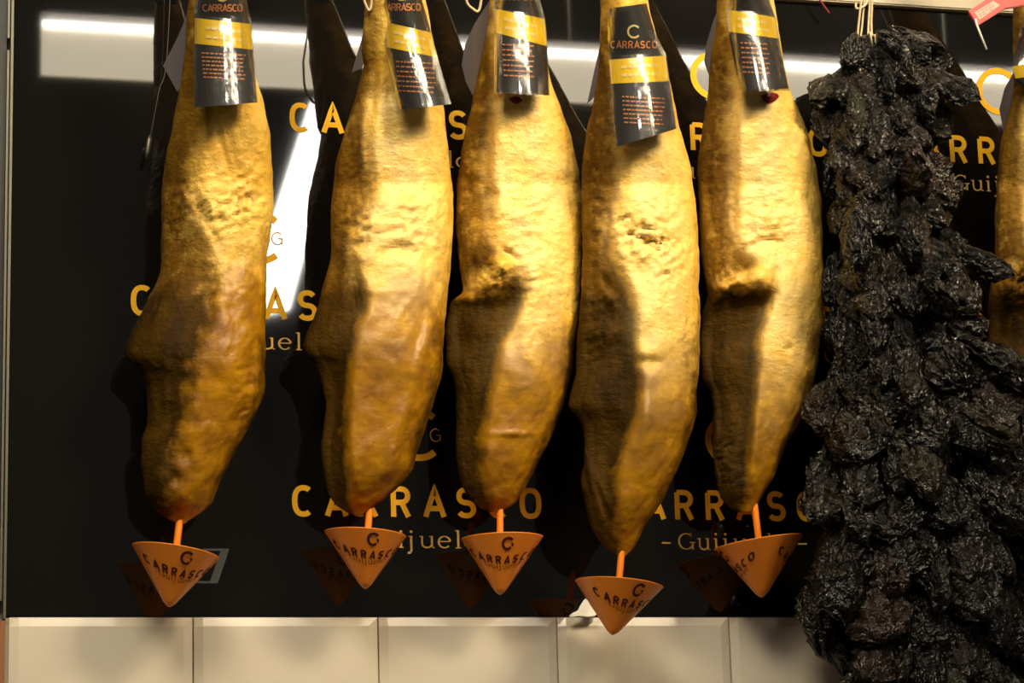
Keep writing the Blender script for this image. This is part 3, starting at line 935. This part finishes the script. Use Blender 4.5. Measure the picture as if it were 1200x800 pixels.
    cx_ = np.mean([p[0] for p in fp]); cy_ = np.mean([p[1] for p in fp])
    xs_ = [p[0] for p in fp]; xa, xb = min(xs_), max(xs_)
    ringp = []
    for k in range(n):
        a, b = np.array(fp[k]), np.array(fp[(k + 1) % n])
        for q in range(5): ringp.append(a + (b - a) * q / 5)
    V = []; Fc = []; NR = 6
    fpd = lambda p: float(hd(p[1])) + sp.get('off', 0) - .034 + .030 * ((p[0] - xa) / (xb - xa + 1e-6)) ** 2
    if i in (3, 4): fpd = lambda p: float(hd(p[1])) + sp.get('off', 0) - .035 + .012 * ((p[0] - xa) / (xb - xa)) ** 2
    for b in range(2):
        for k in range(NR + 1):
            for p in ringp:
                p2 = np.array([cx_, cy_]) + (p - np.array([cx_, cy_])) * (1 - k / (NR + .5))
                V.append(at(p2[0], p2[1], fpd(p2) - b * .0006))
    W = len(ringp); K = W * (NR + 1)
    for b in range(2):
        for k in range(NR):
            for j in range(W):
                a = b * K + k * W + j; c_ = b * K + k * W + (j + 1) % W
                Fc.append((a, c_, c_ + W, a + W))
        Fc.append(tuple(b * K + NR * W + j for j in range(W)))
    for j in range(W): Fc.append((j, (j + 1) % W, K + (j + 1) % W, K + j))
    adopt(obj('film_flap', V, Fc, M_flap), root)

# torn dark lean showing under two sleeves is part of those hams
for i, pts in ((2, [(596, 116), (606, 113), (612, 118), (604, 122)]), (4, [(892, 112), (906, 108), (913, 113), (904, 120), (895, 119)])):
    root, fd, _ = hams[i]
    c_ = np.mean(np.array(pts), 0)
    V = [at(c_[0], c_[1], fd(*c_) + .0035)] + [at(x, y, fd(x, y) + .0005) for x, y in spline([np.array(p) for p in pts + pts[:1]], 5)]
    n = len(V) - 1
    Fc = [(0, k, k + 1) for k in range(1, n)]
    adopt(obj('lean_patch', V, Fc, M_pulp, smooth=True), root)

# ------------------------------------------------------------------ drip cups
CUPS = [((155, 637), (257, 655), (198, 711), (211, 606), (207, 640), 8, 'orange plastic drip cup under the leftmost ham'),
        ((381, 621), (475, 630), (428, 690), (433, 596), (431, 624), -2, 'orange plastic drip cup under the second ham from the left'),
        ((542, 630), (635, 630), (586, 697), (586, 592), (586, 630), -8, 'orange plastic drip cup under the third ham from the left'),
        ((676, 678), (775, 690), (718, 744), (729, 640), (726, 674), 13, 'orange plastic drip cup hanging lowest, overlapping the white tiles'),
        ((841, 641), (938, 628), (893, 700), (884, 590), (889, 632), 84, 'orange plastic drip cup beside the peppers, its printed name split by a seam')]
for i, (a, b, t, s0, s1, rot, lab) in enumerate(CUPS):
    d = HD + SPECS[i].get('off', 0)
    A, B, T = at(*a, d), at(*b, d), at(*t, d)
    c = (A + B) / 2; r = np.linalg.norm(B - A) / 2
    root = empty('drip_cup', T)
    tag(root, lab, 'drip cup', 'orange drip cups under the hams')
    ex = (B - A) / (2 * r)
    ax = c - T; hgt = np.linalg.norm(ax)
    # cone axis kept square to the rim line, apex at T (tiny skew allowed)
    ey = np.array([0, -1.0, 0]); ey = ey - ex * ey.dot(ex); ey /= np.linalg.norm(ey)

    def cone(ang, s, off=0):
        """s = 0 apex .. 1 rim ; ang 0 faces the viewer"""
        k = (ex * math.sin(ang) + ey * math.cos(ang)); off = off + .00015 * (SK[0] % 3) if off else off
        return T + ax * s + k * (r * (s + .07 * (1 - s)) + off)
    V = []; Fc = []; NA = 64
    rings = []
    for q_ in [0, .004, .012, .025, .045, .07, .095] + list(np.linspace(.12, .985, 18)):
        dome = math.sqrt(max(0, 1 - (1 - min(q_ / .095, 1)) ** 2))
        rr_ = max(r * (q_ + .07 * (1 - q_)) * dome, .0003)
        rings.append([T + ax * q_ + (ex * math.sin(q) + ey * math.cos(q)) * rr_ for q in np.linspace(0, 2 * math.pi, NA, endpoint=False)])
    rings.append([T + ax * 1.0 + (ex * math.sin(q) + ey * math.cos(q)) * r * 1.0 for q in np.linspace(0, 2 * math.pi, NA, endpoint=False)])
    rings.append([T + ax * 1.006 + (ex * math.sin(q) + ey * math.cos(q)) * (r - .0015) for q in np.linspace(0, 2 * math.pi, NA, endpoint=False)])
    for s in np.linspace(.97, .12, 8): rings.append([T + ax * (s * .96 + .06) + (ex * math.sin(q) + ey * math.cos(q)) * max(r * s - .0025, .0005) for q in np.linspace(0, 2 * math.pi, NA, endpoint=False)])
    for rg in rings: V += rg
    for k in range(len(rings) - 1):
        for j in range(NA):
            j2 = (j + 1) % NA
            Fc.append((k * NA + j, k * NA + j2, (k + 1) * NA + j2, (k + 1) * NA + j))
    Fc.append(tuple(range(NA))); Fc.append(tuple((len(rings) - 1) * NA + j for j in range(NA)))
    adopt(obj('cone', V, Fc, M_orange, smooth=True), root)
    S0, S1 = at(*s0, d), at(*s1, d)
    low = T + ax * .15
    v, f = tube([low, S1, S0, S0 + (S0 - S1) * .4], [.0036, .0046, .0046, .0030], 12)
    adopt(obj('spike', v, f, M_orange, smooth=True), root)
    # lettering wraps the cone
    ro = math.radians(rot)
    SL_ = .0009
    V = []; Fc = []
    for turn in (0, math.pi):
        q = ro + turn
        V = []; Fc = []
        span = .082; rw = r * .56
        word(V, Fc, 'CARRASCO', -span / 2, 0, .0082, span / 7.75, .0021,
             lambda x, y: cone(q + x / rw, .50 + .20 * (x / (span / 2)) ** 2 + y / hgt, SL_))
        adopt(obj('brand_lettering', V, Fc, M_ink), root)
        V = []; Fc = []
        off_x = .003
        stroke(V, Fc, arc(off_x, 0, .0066, .0066, 42, 318, 24), .0032, lambda x, y: cone(q + x / (r * .82), .815 + y / hgt, SL_))
        stroke(V, Fc, [(off_x + .0065, -.0036), (off_x + .0065, 0), (off_x + .0040, 0)], .0020, lambda x, y: cone(q + x / (r * .82), .815 + y / hgt, SL_))
        adopt(obj('ring_emblem', V, Fc, M_ink), root)
        V = []; Fc = []
        guijuelo(V, Fc, 0, 0, .24, lambda x, y: cone(q + x / (r * .42), .405 + .10 * (x / .02) ** 2 + y / hgt, SL_), False)
        adopt(obj('town_lettering', V, Fc, M_ink), root)

# ------------------------------------------------------------------ dried peppers
def pepper_mesh(seed):
    NU, NV = 56, 60
    V = []; Fc = []
    s = seed * 11.7
    fl = random.uniform(.38, .6); bend = random.uniform(-.3, .3); tw = random.uniform(-1., 1.); cres = random.uniform(-1.2, 1.2)
    for j in range(NV + 1):
        t = j / NV
        # stem neck, shoulder, body, blunt wrinkled end
        rr = np.interp(t, [0, .06, .14, .3, .5, .7, .86, .95, 1], [.03, .07, .15, .25, .31, .32, .25, .13, .01])
        for k in range(NU):
            a = 2 * math.pi * k / NU
            c, q = math.cos(a), math.sin(a)
            n1 = noise.noise(Vector((c * 1.3 + s, q * 1.3, t * 1.6)))
            w1 = noise.noise(Vector((c * 1.8 + s, q * 1.8 + 9, t * 3)))
            n2 = 1 - 2.2 * abs(noise.noise(Vector((c * 2.8 + s + .5 * w1, q * 2.8 + 4, t * 2.0 + w1))))
            n3 = 1 - 2.2 * abs(noise.noise(Vector((c * 5.5 + s + w1, q * 5.5, t * 5 + 1.6 * n1))))
            n4 = 1 - 2.2 * abs(noise.noise(Vector((c * 9 + s, q * 9 + w1, t * 11))))
            m = rr * (1 + .45 * n1 + .30 * (n2 - .4) + .24 * (n3 - .4) + .12 * (n4 - .4))
            x = m * c; y = m * q * fl
            y += cres * (x * x - .04)
            an = tw * t; x, y = x * math.cos(an) - y * math.sin(an), x * math.sin(an) + y * math.cos(an)
            V.append((x + bend * t * t * .5 + .10 * n1 * t, y + .08 * w1 * t, -t + .06 * n2))
    for j in range(NV):
        for k in range(NU):
            k2 = (k + 1) % NU
            Fc.append((j * NU + k, j * NU + k2, (j + 1) * NU + k2, (j + 1) * NU + k))
    Fc.append(tuple(range(NU))); Fc.append(tuple(NV * NU + k for k in range(NU)))
    return obj('dried_pepper', V, Fc, M_pep, smooth=True)


protos = [pepper_mesh(k) for k in range(9)]
used = set()
BD = .125
SILL = [(30, 1022), (60, 1000), (85, 976), (110, 956), (140, 955), (180, 960), (220, 966), (300, 970), (370, 972), (420, 962), (470, 950), (540, 944), (600, 940), (660, 938), (720, 945), (750, 965), (790, 980), (860, 982)]
SILR = [(30, 1060), (50, 1085), (80, 1110), (110, 1112), (150, 1096), (190, 1094), (250, 1108), (300, 1120), (340, 1126), (380, 1132), (410, 1160), (450, 1195), (500, 1212), (560, 1200), (620, 1205), (690, 1210), (740, 1200), (790, 1200), (860, 1205)]
GROUP = 'dried black peppers in the hanging bunch'


def place_pepper(px, py, d, ang, length, wide, tilt, spin, label):
    """ang: direction of the tip in the picture, degrees from straight down (positive = right); tilt: tip towards the viewer"""
    k = random.randrange(len(protos)); p = protos[k]
    if k not in used: o = p; used.add(k)
    else:
        o = p.copy(); COL.objects.link(o)
    L = length * MPP
    dn = Vector((math.sin(math.radians(ang)), 0, -math.cos(math.radians(ang))))
    dn = (dn + Vector((0, -math.tan(math.radians(tilt)), 0))).normalized()
    zax = -dn
    yax = Vector((0, 1, 0)); yax = (yax - zax * yax.dot(zax)).normalized()
    xax = yax.cross(zax)
    from mathutils import Matrix
    Rm = Matrix((xax, yax, zax)).transposed() @ Matrix.Rotation(math.radians(spin), 3, 'Z')
    W_ = wide * MPP / .62
    o.matrix_world = Matrix.Translation(Vector(tuple(at(px, py, d)))) @ Rm.to_4x4() @ Matrix.Diagonal((W_, W_, L, 1))
    tag(o, label, 'pepper', GROUP)
    return o


def zone_label(y, fl):
    a = 'upper third' if y < 300 else ('middle' if y < 540 else 'lower part')
    return 'shrivelled black dried pepper packed in the ' + a + ' of the hanging bunch'


SPECIAL = [(1030, 36, 0.185, 35, 62, 40, 25, 20, 'crinkled black pepper at the very top of the bunch, beside the cord'),
           (1042, 34, 0.165, 62, 75, 42, 15, 60, 'black pepper sloping down right from the top of the bunch'),
           (1020, 45, 0.175, -40, 70, 44, 15, 0, 'black pepper sloping down left from the top of the bunch'),
           (1085, 88, 0.180, 62, 76, 36, 15, 40, 'black pepper jutting right toward the gold ring emblem'),
           (990, 92, 0.165, -62, 66, 30, 10, 0, 'thin black pepper sticking out left high on the bunch'),
           (992, 104, .150, -58, 62, 24, 10, 0, 'thin pepper pointing left, just below the higher of the left tips'),
           (982, 118, .125, -14, 74, 44, 8, 30, 'glossy pepper hugging the right edge of the fifth ham, high on the bunch'),
           (980, 170, .115, -8, 74, 42, 5, 50, 'dull pepper hugging the right edge of the fifth ham, below the glossy one'),
           (984, 296, .11, -10, 80, 46, 5, 10, 'dark pepper hugging the widest part of the fifth ham'),
           (984, 350, .11, -12, 80, 46, 5, 70, 'dark pepper hugging the fifth ham just below its widest part'),
           (1128, 290, 0.175, 52, 74, 30, 10, 10, 'narrow pepper jutting right in front of the right-edge ham at mid height'),
           (1118, 400, 0.200, 66, 100, 46, 12, 80, 'long pepper stretching right across the ham at the edge'),
           (1120, 470, 0.195, 52, 100, 50, 15, 0, 'broad pepper pointing down right below the long sideways one'),
           (1062, 170, 0.235, 8, 72, 62, 18, 70, 'broad glossy flattened pepper in the upper centre of the bunch'),
           (1080, 320, 0.235, 25, 72, 56, 15, 70, 'pale grey crinkled pepper right of centre at mid height'),
           (1005, 250, 0.220, -5, 82, 50, 10, 30, 'large crinkled pepper on the left side at mid height'),
           (985, 640, 0.205, -12, 95, 62, 10, 10, 'large dull pepper low on the left over the tile edge')]
for s in SPECIAL: place_pepper(*s)
y = 52.; row = 0
while y < 790:
    gs = np.interp(y, [0, 120, 250, 450, 800], [38, 46, 54, 66, 74])
    l, r = np.interp(y + gs * .45, [a for a, _ in SILL], [b for _, b in SILL]), np.interp(y + gs * .45, [a for a, _ in SILR], [b for _, b in SILR])
    m, hwid = (l + r) / 2, (r - l) / 2
    step_ = gs * .58
    for layer in (0, 1):
        n = max(2, int(round((r - l - gs * .3) / step_)) + (1 if layer == 0 else 0))
        for k in range(n):
            a = -1 + 2 * (k + .5 * (1 if layer else (.5 + (row % 2) * .5))) / max(n - (0 if layer else .5), 1)
            a = max(-1, min(1, a + random.uniform(-.1, .1)))
            px = m + a * (hwid - gs * .34)
            dd = BD + (.075 if layer == 0 else -.01) * math.sqrt(max(0, 1 - a * a)) + random.uniform(-.008, .008)
            ang = a * random.uniform(12, 36) + random.uniform(-14, 14)
            place_pepper(px - math.sin(math.radians(ang)) * gs * .35, y + random.uniform(-9, 9), dd, ang, gs * random.uniform(1.1, 1.6), gs * random.uniform(.62, .95), random.uniform(2, 28) if layer == 0 else 0, random.uniform(-60, 60), zone_label(y, 0))
    y += gs * .62; row += 1
for k, p in enumerate(protos):
    if k not in used: bpy.data.objects.remove(p)
# cord through the bunch and the loops above it
parts = []
top = at(1024, 40, 0.165)
rp = np.array([top[0], -RD, RAILZ])
for off, (x1_, y1_), (x2_, y2_) in ((-.010, (1008, 46), (1012, 10)), (-.003, (1020, 40), (1019, 6)), (.004, (1026, 44), (1022, 2)), (.009, (1012, 62), (1006, 30))):
    parts.append(tube(spline([at(1026, 70, 0.165), at(x1_, y1_, 0.190), at(x2_, y2_, 0.185), (rp[0] + off, -RD - .013, RAILZ - .05), (rp[0] + off, -RD - .011, RAILZ + .006), (rp[0] + off, -RD, RAILZ + .013)], 6), .0016, 6))
parts.append(tube(spline([at(1003, 4, 0.186), at(1004, 10, 0.188), at(1014, 6, 0.190), at(1016, -6, 0.186), at(1006, -12, 0.184), at(1003, 4, 0.186)], 6), .0016, 6))
parts.append(tube(spline([at(1026, 70, 0.165), at(1040, 200, BD), at(1052, 330, BD), at(1066, 480, BD), at(1075, 650, BD), at(1080, 800, BD)], 6), .003, 8))
v, f = merge(parts)
o = obj('pepper_cord', v, f, M_cord, smooth=True)
tag(o, 'cream string loops tied at the top of the black pepper bunch', 'cord')

# ------------------------------------------------------------------ small things
# red tag at the top right
d = float(hd(10)) + .05
tagr = empty('price_tag', at(1170, 8, d)); tag(tagr, 'red plastic tag with a pale label hanging at the top right corner', 'tag')
def plate(name, poly, d0, th, m, parent, bev=0):
    P = [at(x, y, d0) for x, y in poly]; n = len(P)
    bmp = bmesh.new(); vs = [bmp.verts.new(tuple(p)) for p in P]
    fc = bmp.faces.new(vs)
    r_ = bmesh.ops.extrude_face_region(bmp, geom=[fc])
    for g in r_['geom']:
        if isinstance(g, bmesh.types.BMVert): g.co.y += th
    if bev: bmesh.ops.bevel(bmp, geom=list(bmp.edges), offset=bev, segments=2, affect='EDGES')
    return adopt(bmobj(name, bmp, m), parent)
plate('tag_body', [(1135, 13), (1168, -9), (1200, -14), (1202, 6), (1178, 10), (1146, 30)], d, .006, M_red, tagr, .001)
plate('paper_label', [(1142, 14.5), (1164, 1), (1172, 6), (1148, 23)], d + .0004, .0003, M_pink, tagr)
V = []; Fc = []
for q in range(3):
    for k in range(5):
        if random.random() < .85:
            x = 1146 + k * 3.9 + q * 1.2; yv = 14.5 - k * 2.4 + q * 2.6
            stroke(V, Fc, [(x, yv), (x + 2.6, yv - 1.6)], .9, lambda a, b: at(a, b, d + .0007))
adopt(obj('fine_print', V, Fc, M_red), tagr)
v, f = tube([at(1143, 22, d), at(1145, 30, d), at(1156, 58, d)], .0016, 8); adopt(obj('white_stem', v, f, M_white, smooth=True), tagr)
v, f = tube(spline([at(1185, 0, d - .003), at(1193, -40, d - .02), at(1205, -170, float(hd(-170)) + .02)], 6), .0014, 6); adopt(obj('tie', v, f, M_cord), tagr)
# red thread hanging from the cream ledge
v, f = tube(spline([at(950, -40, .02), at(957, -8, .02), at(962, 2, .022), at(972, 16, .022)], 6), .0016, 6)
o = obj('red_thread', v, f, mat('dark_red_thread', (.20, .008, .02), .6), smooth=True); tag(o, 'short dark red thread hanging from the cream ledge between ham and peppers', 'thread')
# thread standing in for a reflected cord, with small seal beside the leftmost ham
sr = empty('reflection_thread', at(173, 182, .03)); tag(sr, 'thread standing in for a reflected cord, with small seal left of the leftmost ham', 'thread')
v, f = tube(spline([at(205, -150, .05), at(196, 60, .03), at(186, 108, .03), at(176, 162, .03)], 8), .0006, 5); adopt(obj('thread', v, f, M_alu), sr)
v, f = tube([at(176, 158, .03), at(175, 164, .03), at(173, 178, .03), at(171, 186, .03)], [.001, .0034, .0036, .001], 10); adopt(obj('bead', v, f, M_alu, smooth=True), sr)
